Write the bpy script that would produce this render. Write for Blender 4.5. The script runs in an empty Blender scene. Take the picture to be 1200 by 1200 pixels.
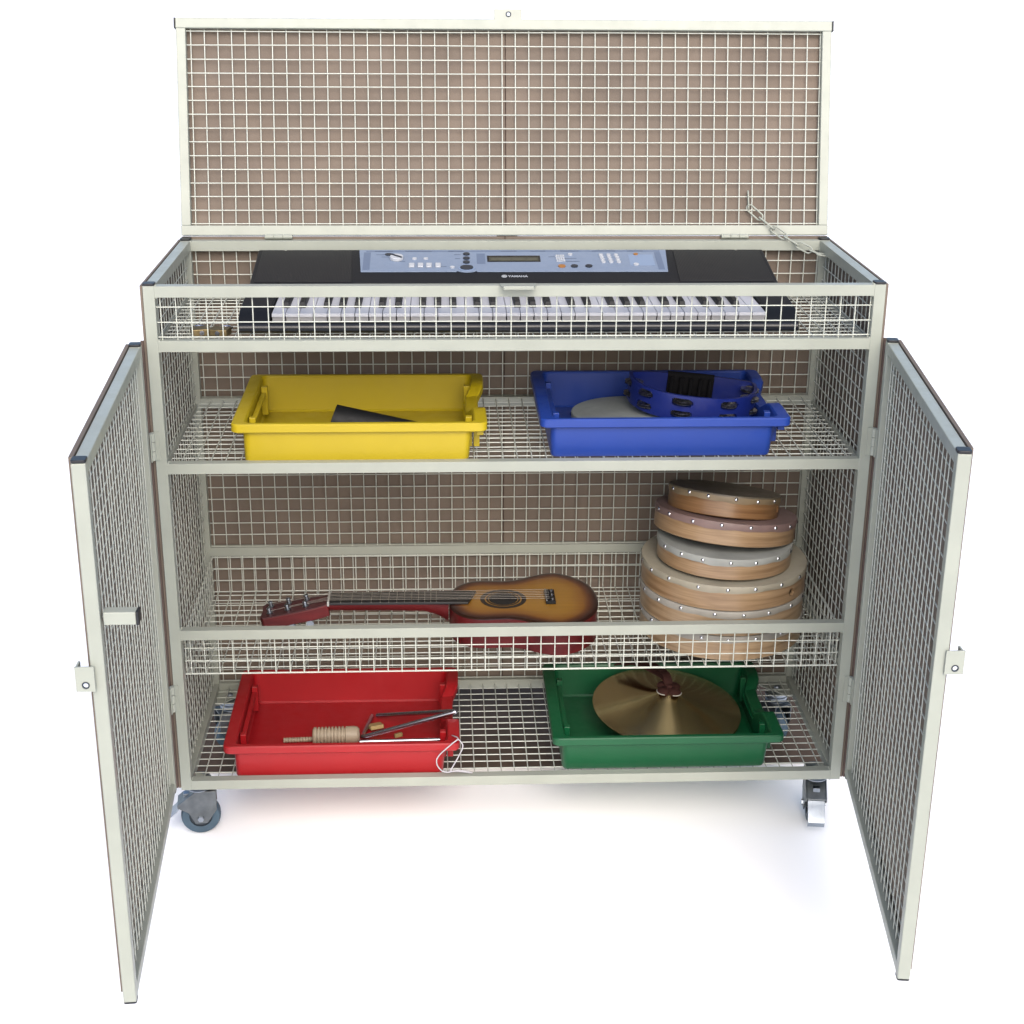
import bpy, math, random
from mathutils import Matrix, Vector, Euler
random.seed(7)
PI = math.pi
C = bpy.context.scene.collection

# ------------------------------------------------------------------ materials
KEY = .50
def mat(name, col, rough=0.5, metal=0.0, var=0.0, scale=40.0, bump=0.0, bscale=300.0, spec=0.5, coat=0.0, stretch=None):
    m = bpy.data.materials.new(name); m.use_nodes = True
    if not metal and name != 'white_ground': col = tuple(c * KEY for c in col)
    nt = m.node_tree; b = nt.nodes['Principled BSDF']
    b.inputs['Base Color'].default_value = (*col, 1)
    b.inputs['Roughness'].default_value = rough
    b.inputs['Metallic'].default_value = metal
    b.inputs['Specular IOR Level'].default_value = spec
    b.inputs['Coat Weight'].default_value = coat
    if var or bump:
        tc = nt.nodes.new('ShaderNodeTexCoord')
        mp = nt.nodes.new('ShaderNodeMapping'); nt.links.new(tc.outputs['Object'], mp.inputs[0])
        if stretch: mp.inputs['Scale'].default_value = stretch
    if var:
        n = nt.nodes.new('ShaderNodeTexNoise'); n.inputs['Scale'].default_value = scale; n.inputs['Detail'].default_value = 6
        nt.links.new(mp.outputs[0], n.inputs['Vector'])
        r = nt.nodes.new('ShaderNodeValToRGB')
        r.color_ramp.elements[0].position = .3; r.color_ramp.elements[1].position = .7
        r.color_ramp.elements[0].color = (*[c * (1 - var) for c in col], 1)
        r.color_ramp.elements[1].color = (*[min(1, c * (1 + var)) for c in col], 1)
        nt.links.new(n.outputs['Fac'], r.inputs[0]); nt.links.new(r.outputs[0], b.inputs['Base Color'])
        mr = nt.nodes.new('ShaderNodeMapRange'); mr.inputs['From Min'].default_value = .3; mr.inputs['From Max'].default_value = .7
        mr.inputs['To Min'].default_value = max(.05, rough-.09); mr.inputs['To Max'].default_value = min(1, rough+.12)
        n3 = nt.nodes.new('ShaderNodeTexNoise'); n3.inputs['Scale'].default_value = scale*2.3; n3.inputs['Detail'].default_value = 9; n3.inputs['Roughness'].default_value = .7
        nt.links.new(mp.outputs[0], n3.inputs['Vector']); nt.links.new(n3.outputs['Fac'], mr.inputs['Value']); nt.links.new(mr.outputs[0], b.inputs['Roughness'])
    if bump:
        n2 = nt.nodes.new('ShaderNodeTexNoise'); n2.inputs['Scale'].default_value = bscale; n2.inputs['Detail'].default_value = 3
        nt.links.new(mp.outputs[0], n2.inputs['Vector'])
        bp = nt.nodes.new('ShaderNodeBump'); bp.inputs['Strength'].default_value = bump; bp.inputs['Distance'].default_value = .002
        nt.links.new(n2.outputs['Fac'], bp.inputs['Height']); nt.links.new(bp.outputs[0], b.inputs['Normal'])
    return m

CREAM = mat('cream_powder_coat', (.560, .598, .522), .38, var=.05, scale=14, bump=.05, bscale=260)
WIRE = mat('cream_coated_wire', (.90, .95, .86), .35, var=.04, scale=60)
BOARD = mat('brown_hardboard', (.262, .205, .162), .75, var=.16, scale=7, bump=.15, bscale=420)
BOARDEDGE = mat('brown_hardboard_edge', (.16, .105, .085), .8, var=.15, scale=30)
CAP = mat('black_plastic_cap', (.014, .016, .022), .42)
ZINC = mat('zinc_plated_steel', (.30, .335, .38), .33, 1.0, var=.12, scale=50)
ZINCD = mat('dull_zinc_steel', (.16, .175, .185), .36, 1.0, var=.2, scale=45)
TYRE = mat('blue_grey_rubber', (.07, .13, .19), .55, var=.12, scale=40)
HUB = mat('dark_grey_hub', (.04, .055, .075), .5)
GROUND = mat('white_ground', (.96, .96, .96), .9)
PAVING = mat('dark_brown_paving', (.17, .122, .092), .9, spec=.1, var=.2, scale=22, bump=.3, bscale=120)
KBLACK = mat('black_keyboard_plastic', (.019, .021, .026), .5, bump=.12, bscale=900, spec=.18)
KBAR = mat('dark_blue_black_plastic', (.016, .021, .032), .3)
KEYB = mat('black_key_plastic', (.012, .014, .018), .5, spec=.3)
PANEL = mat('silver_blue_panel', (.33, .42, .58), .42, var=.03, scale=25)
PANELD = mat('grey_blue_print', (.21, .28, .42), .5)
PANELL = mat('pale_blue_print', (.37, .49, .70), .5)
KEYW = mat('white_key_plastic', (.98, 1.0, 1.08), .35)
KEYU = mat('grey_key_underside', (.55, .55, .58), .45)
BTNW = mat('white_button', (.78, .82, .88), .35)
BTND = mat('dark_grey_button', (.03, .04, .06), .35)
BTNO = mat('orange_button', (.55, .24, .06), .4)
LCDF = mat('black_display_frame', (.012, .013, .015), .25)
LCD = mat('olive_display', (.075, .078, .055), .3)
INK = mat('pale_print', (.70, .75, .80), .5)
INKD = mat('dark_print', (.045, .07, .13), .5)
BRASS = mat('brass_padlock_metal', (.22, .17, .09), .48, 1.0, var=.2, scale=60)
YEL = mat('yellow_plastic', (.75, .565, .012), .42, var=.03, scale=12, bump=.05, bscale=500)
BLU = mat('blue_plastic', (.020, .078, .48), .42, var=.04, scale=12, bump=.05, bscale=500)
RED = mat('red_plastic', (.57, .010, .017), .42, var=.04, scale=12, bump=.05, bscale=500)
GRN = mat('green_plastic', (.004, .145, .050), .42, var=.05, scale=12, bump=.05, bscale=500)
BLACKM = mat('black_painted_metal', (.010, .011, .013), .6, spec=.3, var=.15, scale=60)
TAMB = mat('blue_tambourine_plastic', (.012, .028, .24), .35, var=.05, scale=20)
JING = mat('dark_steel_jingle', (.40, .40, .42), .28, 1.0, var=.3, scale=120)
GRIP = mat('black_rubber_grip', (.007, .007, .009), .8, spec=.15, bump=.3, bscale=300)
STUDM = mat('nickel_stud', (.62, .63, .66), .16, 1.0)
REDW = mat('red_lacquered_wood', (.15, .008, .010), .4, var=.3, scale=8, stretch=(1, 8, 8), spec=.3)
HEADW = mat('dark_red_brown_veneer', (.105, .030, .034), .4, var=.3, scale=10, stretch=(1, 8, 8), spec=.35)
FRETB = mat('black_fingerboard', (.017, .017, .019), .4, var=.2, scale=30)
STRING = mat('steel_string', (.30, .28, .25), .4, 1.0)
NUT = mat('white_bone_nut', (.6, .6, .57), .4)
ROSE = mat('dark_rosette', (.035, .028, .025), .5)
HOLESHADE = mat('painted_hole_shade', (.010, .007, .006), .9)
STEEL = mat('bright_steel_rod', (.47, .47, .53), .24, 1.0)
DSTEEL = mat('shaded_steel_rod', (.30, .28, .32), .28, 1.0)
PALEW = mat('pale_wood', (.58, .47, .34), .55, var=.1, scale=20, stretch=(1, 6, 6))
TANW = mat('tan_wood', (.60, .43, .18), .55, var=.12, scale=25)
CORD = mat('white_cord', (.75, .74, .80), .6)
LEATH = mat('brown_leather', (.070, .026, .022), .75, spec=.15, var=.25, scale=60, bump=.2, bscale=300)
FELT = mat('white_felt_rim', (.75, .74, .68), .8)

def wood(name, a, b):
    m = bpy.data.materials.new(name); m.use_nodes = True; nt = m.node_tree; p = nt.nodes['Principled BSDF']
    p.inputs['Roughness'].default_value = .33; p.inputs['Coat Weight'].default_value = .25; p.inputs['Coat Roughness'].default_value = .25
    tc = nt.nodes.new('ShaderNodeTexCoord'); mp = nt.nodes.new('ShaderNodeMapping'); mp.inputs['Scale'].default_value = (5, 5, 90)
    nt.links.new(tc.outputs['Object'], mp.inputs[0])
    n = nt.nodes.new('ShaderNodeTexNoise'); n.inputs['Scale'].default_value = 1.6; n.inputs['Detail'].default_value = 8; n.inputs['Distortion'].default_value = .35
    nt.links.new(mp.outputs[0], n.inputs['Vector'])
    r = nt.nodes.new('ShaderNodeValToRGB'); r.color_ramp.elements[0].position = .3; r.color_ramp.elements[1].position = .72
    r.color_ramp.elements[0].color = (*[c*KEY for c in a], 1); r.color_ramp.elements[1].color = (*[c*KEY for c in b], 1)
    nt.links.new(n.outputs['Fac'], r.inputs[0]); nt.links.new(r.outputs[0], p.inputs['Base Color'])
    return m
WOODO = wood('orange_bent_wood', (.23, .11, .042), (.47, .26, .115))
WOODM = wood('pale_brown_bent_wood', (.32, .19, .095), (.60, .41, .235))
WOODP = wood('pale_bent_wood', (.38, .245, .13), (.65, .47, .285))

def skin(name, col, v=.2):
    return mat(name, col, .5, var=v, scale=11, bump=.12, bscale=140)
SK_OLIVE = skin('olive_brown_skin', (.18, .15, .105), .2)
SK_MAUVE = skin('mauve_skin', (.30, .20, .185))
SK_WHITE = skin('grey_white_skin', (.47, .49, .46))
SK_CREAM = skin('cream_skin', (.50, .46, .355))
SK_GREY = skin('grey_skin', (.50, .475, .42))
SK_SLATE = skin('slate_grey_skin', (.36, .40, .40))
BANDS = {'SK_OLIVE': skin('olive_skin_edge', (.34, .255, .15))}

def cymbal_mat():
    m = bpy.data.materials.new('spun_bronze'); m.use_nodes = True; nt = m.node_tree; p = nt.nodes['Principled BSDF']
    p.inputs['Base Color'].default_value = (.72, .60, .33, 1); p.inputs['Metallic'].default_value = 1
    p.inputs['Roughness'].default_value = .23; p.inputs['Anisotropic'].default_value = .95; p.inputs['Anisotropic Rotation'].default_value = .25
    t = nt.nodes.new('ShaderNodeTangent'); t.direction_type = 'RADIAL'; t.axis = 'Z'
    nt.links.new(t.outputs[0], p.inputs['Tangent'])
    tc = nt.nodes.new('ShaderNodeTexCoord')
    w = nt.nodes.new('ShaderNodeTexWave'); w.wave_type = 'RINGS'; w.rings_direction = 'Z'; w.inputs['Scale'].default_value = 110; w.inputs['Distortion'].default_value = .6
    nt.links.new(tc.outputs['Object'], w.inputs['Vector'])
    b = nt.nodes.new('ShaderNodeBump'); b.inputs['Strength'].default_value = .06; b.inputs['Distance'].default_value = .001
    nt.links.new(w.outputs['Fac'], b.inputs['Height']); nt.links.new(b.outputs[0], p.inputs['Normal'])
    return m
BRONZE = cymbal_mat()

def burst_mat():
    m = bpy.data.materials.new('sunburst_lacquer'); m.use_nodes = True; nt = m.node_tree; p = nt.nodes['Principled BSDF']
    p.inputs['Roughness'].default_value = .3; p.inputs['Coat Weight'].default_value = .4
    at = nt.nodes.new('ShaderNodeAttribute'); at.attribute_name = 'edge'
    r = nt.nodes.new('ShaderNodeValToRGB'); e = r.color_ramp.elements
    e[0].position = 0; e[0].color = (.020, .007, .005, 1); e[1].position = 1; e[1].color = (.30, .150, .020, 1)
    for pos, col in ((.13, (.035, .010, .006, 1)), (.30, (.105, .032, .009, 1)), (.48, (.215, .088, .014, 1))):
        k = e.new(pos); k.color = col
    nt.links.new(at.outputs['Fac'], r.inputs[0])
    tc = nt.nodes.new('ShaderNodeTexCoord'); mp = nt.nodes.new('ShaderNodeMapping'); mp.inputs['Scale'].default_value = (6, 120, 6)
    nt.links.new(tc.outputs['Object'], mp.inputs[0])
    n = nt.nodes.new('ShaderNodeTexNoise'); n.inputs['Scale'].default_value = 1; n.inputs['Detail'].default_value = 5
    nt.links.new(mp.outputs[0], n.inputs['Vector'])
    mx = nt.nodes.new('ShaderNodeMix'); mx.data_type = 'RGBA'; mx.blend_type = 'MULTIPLY'; mx.inputs[0].default_value = .35
    nt.links.new(r.outputs[0], mx.inputs[6]); nt.links.new(n.outputs['Fac'], mx.inputs[7])
    nt.links.new(mx.outputs[2], p.inputs['Base Color'])
    return m
BURST = burst_mat()

def grille_mat():
    m = mat('black_speaker_grille', (.024, .026, .030), .42, spec=.22)
    nt = m.node_tree; p = nt.nodes['Principled BSDF']
    tc = nt.nodes.new('ShaderNodeTexCoord')
    w = nt.nodes.new('ShaderNodeTexWave'); w.bands_direction = 'X'; w.inputs['Scale'].default_value = 110
    nt.links.new(tc.outputs['Object'], w.inputs['Vector'])
    b = nt.nodes.new('ShaderNodeBump'); b.inputs['Strength'].default_value = .22; b.inputs['Distance'].default_value = .001
    nt.links.new(w.outputs['Fac'], b.inputs['Height']); nt.links.new(b.outputs[0], p.inputs['Normal'])
    return m
GRILLE = grille_mat()

# ------------------------------------------------------------------ mesh builder
ORG = {}
class MB:
    def __init__(self): self.v = []; self.f = []; self.m = None; self.mi = []
    def add(self, vs, fs, mi=0):
        o = len(self.v)
        for p in vs:
            p = Vector(p)
            if self.m is not None: p = self.m @ p
            self.v.append(p)
        self.f += [tuple(i + o for i in f) for f in fs]; self.mi += [mi] * len(fs)
        return self
    def box(self, a, b, M=None):
        (x0, y0, z0), (x1, y1, z1) = a, b
        x0, x1 = min(x0, x1), max(x0, x1); y0, y1 = min(y0, y1), max(y0, y1); z0, z1 = min(z0, z1), max(z0, z1)
        vs = [(x0, y0, z0), (x1, y0, z0), (x1, y1, z0), (x0, y1, z0), (x0, y0, z1), (x1, y0, z1), (x1, y1, z1), (x0, y1, z1)]
        if M is not None: vs = [M @ Vector(p) for p in vs]
        return self.add(vs, [(0, 3, 2, 1), (4, 5, 6, 7), (0, 1, 5, 4), (1, 2, 6, 5), (2, 3, 7, 6), (3, 0, 4, 7)])
    def tube(self, a, b, r, n=6, r2=None, cap=True):
        a, b = Vector(a), Vector(b); d = (b - a).normalized()
        u = d.orthogonal().normalized(); w = d.cross(u); r2 = r if r2 is None else r2
        vs = [a + (u * math.cos(2*PI*i/n) + w * math.sin(2*PI*i/n)) * r for i in range(n)]
        vs += [b + (u * math.cos(2*PI*i/n) + w * math.sin(2*PI*i/n)) * r2 for i in range(n)]
        fs = [(i, (i+1) % n, n + (i+1) % n, n + i) for i in range(n)]
        if cap: fs += [tuple(range(n-1, -1, -1)), tuple(range(n, 2*n))]
        return self.add(vs, fs)
    def path(self, pts, r, n=8, closed=False):
        pts = [Vector(p) for p in pts]; N = len(pts); vs = []; fs = []
        u = None
        for i in range(N):
            if closed: d = pts[(i+1) % N] - pts[i-1]
            else: d = pts[min(i+1, N-1)] - pts[max(i-1, 0)]
            d.normalize()
            if u is None: u = d.orthogonal().normalized()
            else: u = (u - d * u.dot(d)).normalized()
            w = d.cross(u)
            vs += [pts[i] + (u*math.cos(2*PI*k/n) + w*math.sin(2*PI*k/n)) * r for k in range(n)]
        for i in range(N if closed else N-1):
            j = (i+1) % N
            fs += [(i*n+k, i*n+(k+1) % n, j*n+(k+1) % n, j*n+k) for k in range(n)]
        if not closed: fs += [tuple(range(n-1, -1, -1)), tuple(range((N-1)*n, N*n))]
        return self.add(vs, fs)
    def lathe(self, prof, n=48, c=(0, 0, 0), mi=0):
        # prof: list of (r, z); r==0 ends close to a point
        c = Vector(c); vs = []; fs = []; idx = []
        for r, z in prof:
            if r < 1e-9: idx.append([len(vs)]); vs.append(c + Vector((0, 0, z)))
            else:
                idx.append(list(range(len(vs), len(vs)+n)))
                vs += [c + Vector((r*math.cos(2*PI*k/n), r*math.sin(2*PI*k/n), z)) for k in range(n)]
        for a, b in zip(idx, idx[1:]):
            for k in range(n):
                q = [a[k % len(a)], a[(k+1) % len(a)], b[(k+1) % len(b)], b[k % len(b)]]
                q2 = []
                for t in q:
                    if t not in q2: q2.append(t)
                if len(q2) > 2: fs.append(tuple(q2))
        return self.add(vs, fs, mi)
    def prism(self, poly, z0, z1, M=None):
        n = len(poly)
        vs = [Vector((x, y, z0)) for x, y in poly] + [Vector((x, y, z1)) for x, y in poly]
        if M is not None: vs = [M @ p for p in vs]
        return self.add(vs, [tuple(range(n-1, -1, -1)), tuple(range(n, 2*n))] + [(i, (i+1) % n, n+(i+1) % n, n+i) for i in range(n)])
    def build(self, name, m, parent=None, smooth=False, bevel=0, seg=2, angle=35, mats=None):
        lo = Vector([min(p[i] for p in self.v) for i in range(3)]); hi = Vector([max(p[i] for p in self.v) for i in range(3)])
        c = (lo + hi) / 2
        me = bpy.data.meshes.new(name)
        me.from_pydata([p - c for p in self.v], [], self.f); me.validate()
        o = bpy.data.objects.new(name, me); C.objects.link(o)
        if mats:
            for q in mats: me.materials.append(q)
            for p, k in zip(me.polygons, self.mi): p.material_index = k
        else: me.materials.append(m)
        import bmesh
        bm = bmesh.new(); bm.from_mesh(me); bmesh.ops.recalc_face_normals(bm, faces=bm.faces); bm.to_mesh(me); bm.free()
        if smooth:
            for p in me.polygons: p.use_smooth = True
            me.set_sharp_from_angle(angle=math.radians(angle))
        if bevel:
            b = o.modifiers.new('edge', 'BEVEL'); b.width = bevel; b.segments = seg; b.limit_method = 'ANGLE'; b.angle_limit = math.radians(40)
            for p in me.polygons: p.use_smooth = True
            me.set_sharp_from_angle(angle=math.radians(32))
            b.harden_normals = True
        ORG[o] = c
        base = Vector((0, 0, 0))
        if parent is not None: o.parent = parent; base = ORG[parent]
        o.location = c - base
        return o

def tag(o, label, cat, group=None):
    o['label'] = label; o['category'] = cat
    if group: o['group'] = group
    return o
def thing(name, label, cat, loc=(0, 0, 0), rot=None, group=None, local=True):
    o = bpy.data.objects.new(name, None); C.objects.link(o); o.location = loc; o.empty_display_size = .05
    if rot: o.rotation_euler = rot
    ORG[o] = Vector((0, 0, 0)) if local else Vector(loc)
    return tag(o, label, cat, group)
def rrect(x0, y0, x1, y1, r, k=5):
    out = []
    for cx, cy, a0 in ((x1-r, y1-r, 0), (x0+r, y1-r, 90), (x0+r, y0+r, 180), (x1-r, y0+r, 270)):
        for i in range(k+1):
            a = math.radians(a0 + 90*i/k); out.append((cx + r*math.cos(a), cy + r*math.sin(a)))
    return out

# ------------------------------------------------------------------ key sizes (metres)
W = 1.24; h = W/2; T = .019; D = .4163
ZT = .9542; Z2 = .8582; Z3 = .6418; Z4 = .3262; ZB = .2351
P = .0254; WR = .00108; GZ = -.115

# ------------------------------------------------------------------ setting
g = MB(); g.add([(-300, -60, GZ), (300, -60, GZ), (300, 600, GZ), (-300, 600, GZ)], [(0, 1, 2, 3)])
g.build('ground', GROUND)['kind'] = 'structure'
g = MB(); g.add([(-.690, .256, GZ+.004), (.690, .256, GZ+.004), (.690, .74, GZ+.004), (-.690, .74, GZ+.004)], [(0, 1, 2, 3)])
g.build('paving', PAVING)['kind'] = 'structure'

# ------------------------------------------------------------------ trolley
tr = thing('storage_trolley', 'cream wire mesh storage trolley on castors with open lid and two open doors', 'trolley', (0, D/2, GZ), local=False)
b = MB()
for x0 in (-h, h-T):
    for y0 in (0, D-T): b.box((x0, y0, 0), (x0+T, y0+T, ZT-.003))
e = .0004; ix0 = h-T
for y0 in (0, D-T):
    for z1 in (ZT-.0035, Z2, Z3, Z4, T): b.box((-h+T-e, y0+.0006, z1-T), (h-T+e, y0+T-.0006, z1))
for x0 in (-h, h-T):
    for z1 in (ZT-.0035, T): b.box((x0+.0006, T-e, z1-T), (x0+T-.0006, D-T+e, z1))
for s in (-1, 1):    # flat bearers along the sides under each shelf
    for z1 in (Z2-.010, Z3-.010, ZB-.004):
        b.box((s*(h-.004), T+.001, z1-.010), (s*(h-.012), D-T-.001, z1))
for s in (-1, 1):
    for z1 in (ZT-.0035, Z2, Z3, Z4, T):
        for zz in (z1, z1-T):
            for k in range(3):
                r_ = random.uniform(.0016, .0026); b.lathe([(0, -r_), (r_*.7, -r_*.7), (r_, 0), (r_*.7, r_*.7), (0, r_)], 10, (s*(ix0-.001+random.uniform(-.001, .001)), .003+k*.005, zz+random.uniform(-.0008, .0008)))
frame = b.build('frame', CREAM, tr, bevel=.0018)
for x0 in (-h, h-T):
    for y0 in (0, D-T):
        c = MB(); c.prism(rrect(x0-.0004, y0-.0004, x0+T+.0004, y0+T+.0004, .004), ZT-.0028, ZT+.0012); c.build('end_cap', CAP, frame, bevel=.001)
c = MB()
c.prism([(-.031, -.0005), (-.026, -.034), (.024, -.034), (.030, -.0005), (.030, .006), (-.031, .006)], ZT-.0030, ZT-.0005)
c.box((-.026, -.034, ZT-.0005), (.024, -.0325, ZT+.003))
c.build('strike_plate', CREAM, frame, bevel=.0006)
for x0, s in ((-h+T, 1), (h-T, -1)):
    for y0, q in ((T, 1), (D-T, -1)):
        gs = .036 if q > 0 else .062
        c = MB(); c.prism([(x0, y0), (x0+s*gs, y0), (x0+s*gs, y0+q*.006), (x0+s*.010, y0+q*gs), (x0, y0+q*gs)], .0012, .0042)
        c.build('gusset_plate', CREAM, frame)
        c = MB(); c.lathe([(0, .009), (.006, .008), (.0075, .0044), (.0075, .0043)], 10, (x0+s*gs*.38, y0+q*gs*.38, 0)); c.build('bolt', ZINC, frame, smooth=True)

def grid(b, org, u, v, U, V, n, u0=None, v0=None, over=.004, r=WR, p=P):
    """welded mesh in the plane org + a*u + c*v for 0<a<U, 0<c<V; n = offset between the two wire layers"""
    org, u, v, n = Vector(org), Vector(u).normalized(), Vector(v).normalized(), Vector(n).normalized()*(r*.93)
    a = (U % p)/2 if u0 is None else u0
    while a <= U + 1e-6:
        w = Vector([random.uniform(-.0004, .0004) for _ in range(3)])
        bw = u*random.gauss(0, .0005)*min(1, V/.4); p0_, p1_ = org + u*a - v*over + n + w, org + u*a + v*(V+over) + n + w
        b.path([p0_, p0_.lerp(p1_, .33)+bw, p0_.lerp(p1_, .67)+bw*.6, p1_], r, 6) if V > .15 else b.tube(p0_, p1_, r); a += p
    c = (V % p)/2 if v0 is None else v0
    while c <= V + 1e-6:
        w = Vector([random.uniform(-.0004, .0004) for _ in range(3)])
        bw = v*random.gauss(0, .0005)*min(1, U/.4); p0_, p1_ = org + v*c - u*over - n + w, org + v*c + u*(U+over) - n + w
        b.path([p0_, p0_.lerp(p1_, .33)+bw, p0_.lerp(p1_, .67)-bw*.6, p1_], r, 6) if U > .15 else b.tube(p0_, p1_, r); c += p
    return b
ix = h - T
# back, sides, front strip, shelves
bk = grid(MB(), (-ix, D-T*.5, 0.004), (1, 0, 0), (0, 0, 1), 2*ix, ZT-.012, (0, 1, 0), u0=.008, v0=.018).build('back_mesh', WIRE, tr, smooth=True, angle=80)
SEAM = -.005
for x0, x1 in ((-h+.001, SEAM-.0012), (SEAM+.0012, h-.001)):
    MB().box((x0, D+.0015, .002), (x1, D+.0055, ZT+.0014)).build('backing_board', BOARD, bk)
MB().box((SEAM-.02, D+.0062, .004), (SEAM+.02, D+.0092, ZT+.0006)).build('joint_strip', BOARDEDGE, bk)
for s in (-1, 1):
    sm = grid(MB(), (s*(h-T*.45), T, 0.0), (0, 1, 0), (0, 0, 1), D-2*T, ZT-.010, (s, 0, 0), u0=.012, v0=.012).build('side_mesh', WIRE, tr, smooth=True, angle=80)
    MB().box((s*(h+.0012), .004, .003), (s*(h+.0052), D-.001, ZT-.003)).build('backing_board', BOARD, sm)
grid(MB(), (-ix, .0085, Z2), (1, 0, 0), (0, 0, 1), 2*ix, ZT-T-Z2-.003, (0, 1, 0), u0=.006, v0=.0053).build('front_mesh', WIRE, tr, smooth=True, angle=80)
for z in (Z2-.0055, Z3-.0055, .0085):
    nm = 'wire_deck' if z > .8 else ('wire_shelf' if z > .5 else 'wire_base')
    grid(MB(), (-ix, T+.001, z), (1, 0, 0), (0, 1, 0), 2*ix, D-2*T-.002, (0, 0, 1), u0=.02, v0=.006, over=.0005).build(nm, WIRE, tr, smooth=True, angle=80)
# hanging wire basket
b = MB(); bx = ix-.004; y0, y1 = .0125, D-T-.012
grid(b, (-bx, y0, ZB), (1, 0, 0), (0, 0, 1), 2*bx, Z4-T-ZB+.002, (0, -1, 0), u0=.010, v0=.0, over=.001)
grid(b, (-bx, y1, ZB), (1, 0, 0), (0, 0, 1), 2*bx, .0762, (0, 1, 0), u0=.010, v0=.0, over=.001)
grid(b, (-bx, y0, ZB), (1, 0, 0), (0, 1, 0), 2*bx, y1-y0, (0, 0, 1), u0=.010, v0=.0, over=.001)
for s in (-1, 1): grid(b, (s*bx, y0, ZB), (0, 1, 0), (0, 0, 1), y1-y0, .0762, (s, 0, 0), u0=.012, v0=.0, over=.001)
b.build('wire_basket', WIRE, tr, smooth=True, angle=80)

# ---- lid, leaning back on its chain
tl = .2392; LH = .4014
LM = Matrix.Translation((0, D, ZT+.004)) @ Matrix.Rotation(-tl, 4, 'X')    # local: x, y = thickness (0..T away), z = up the lid
b = MB(); b.m = LM
b.box((-h, 0, LH-T), (h, T, LH)); b.box((-h, 0, 0), (h, T, T))
for x0 in (-h, h-T): b.box((x0+.0005, .0005, T-e), (x0+T-.0005, T-.0005, LH-T+e))
lid = b.build('lid', CREAM, tr, bevel=.0018)
b = MB(); b.m = LM; grid(b, (-ix, .010, T), (1, 0, 0), (0, 0, 1), 2*ix, LH-2*T, (0, 1, 0), u0=.0075, v0=.0035, over=.002); b.build('wire_panel', WIRE, lid, smooth=True, angle=80)
for x0, x1 in ((-h, -.0037), (-.0013, h)):
    b = MB(); b.m = LM; b.box((x0, T+.001, .001), (x1, T+.005, LH-.001)); b.build('backing_board', BOARD, lid)
b = MB(); b.m = LM; b.box((-.02, T+.0055, -.0002), (.02, T+.008, LH-.004)); b.build('joint_strip', BOARDEDGE, lid)
for s in (-1, 1):
    b = MB(); b.m = LM; b.box((s*(h+.0003), -.0002, LH-T-.0002), (s*(h+.003), T+.0002, LH+.0002)); b.build('end_cap', CAP, lid, bevel=.001)
for x in (-.436, .438):
    b = MB(); b.tube((x-.026, D-.004, ZT+.0025), (x-.009, D-.004, ZT+.0025), .0042, 10); b.tube((x-.008, D-.004, ZT+.0025), (x+.008, D-.004, ZT+.0025), .0042, 10); b.tube((x+.009, D-.004, ZT+.0025), (x+.026, D-.004, ZT+.0025), .0042, 10)
    b.box((x-.026, D-.0035, ZT-.002), (x+.026, D+.012, ZT+.0045))
    b.build('hinge', CREAM, lid, smooth=True)
def plate_with_hole(b, w, hh, hx, hy, hr, t, M):
    """flat plate 0..w by 0..hh with a round hole, thickness t, placed by M"""
    n = 24; ring = []; out = []
    for k in range(n):
        a = 2*PI*k/n; c, s = math.cos(a), math.sin(a); ring.append((hx+hr*c, hy+hr*s))
        ts = []
        if c > 1e-6: ts.append((w-hx)/c)
        if c < -1e-6: ts.append(-hx/c)
        if s > 1e-6: ts.append((hh-hy)/s)
        if s < -1e-6: ts.append(-hy/s)
        q = min(ts); out.append((hx+q*c, hy+q*s))
    # snap the nearest outer sample to each corner
    for cx, cy in ((0, 0), (w, 0), (w, hh), (0, hh)):
        k = min(range(n), key=lambda i: (out[i][0]-cx)**2 + (out[i][1]-cy)**2); out[k] = (cx, cy)
    vs = [M @ Vector((x, y, z)) for z in (0, t) for x, y in ring + out]
    fs = []
    for k in range(n):
        j = (k+1) % n; o = 2*n
        fs += [(k, j, n+j, n+k), (o+k, o+n+k, o+n+j, o+j), (k, o+k, o+j, j), (n+k, n+j, o+n+j, o+n+k)]
    b.add(vs, fs)
b = MB(); plate_with_hole(b, .052, .020, .027, .0105, .0040, .003, LM @ Matrix.Translation((-.024, .0032, LH-.0015)) @ Matrix.Rotation(PI/2, 4, 'X') @ Matrix.Scale(1, 4)); b.box((-.024, .0034, LH), (.027, .017, LH+.003), LM); b.build('lock_tab', CREAM, lid, bevel=.0005)
b = MB(); b.m = LM; b.path([(.003+.0042*math.cos(2*PI*k/20), .0000, LH+.009+.0042*math.sin(2*PI*k/20)) for k in range(20)], .0011, 8, True); b.build('grommet', HUB, lid, smooth=True, angle=80)
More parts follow.
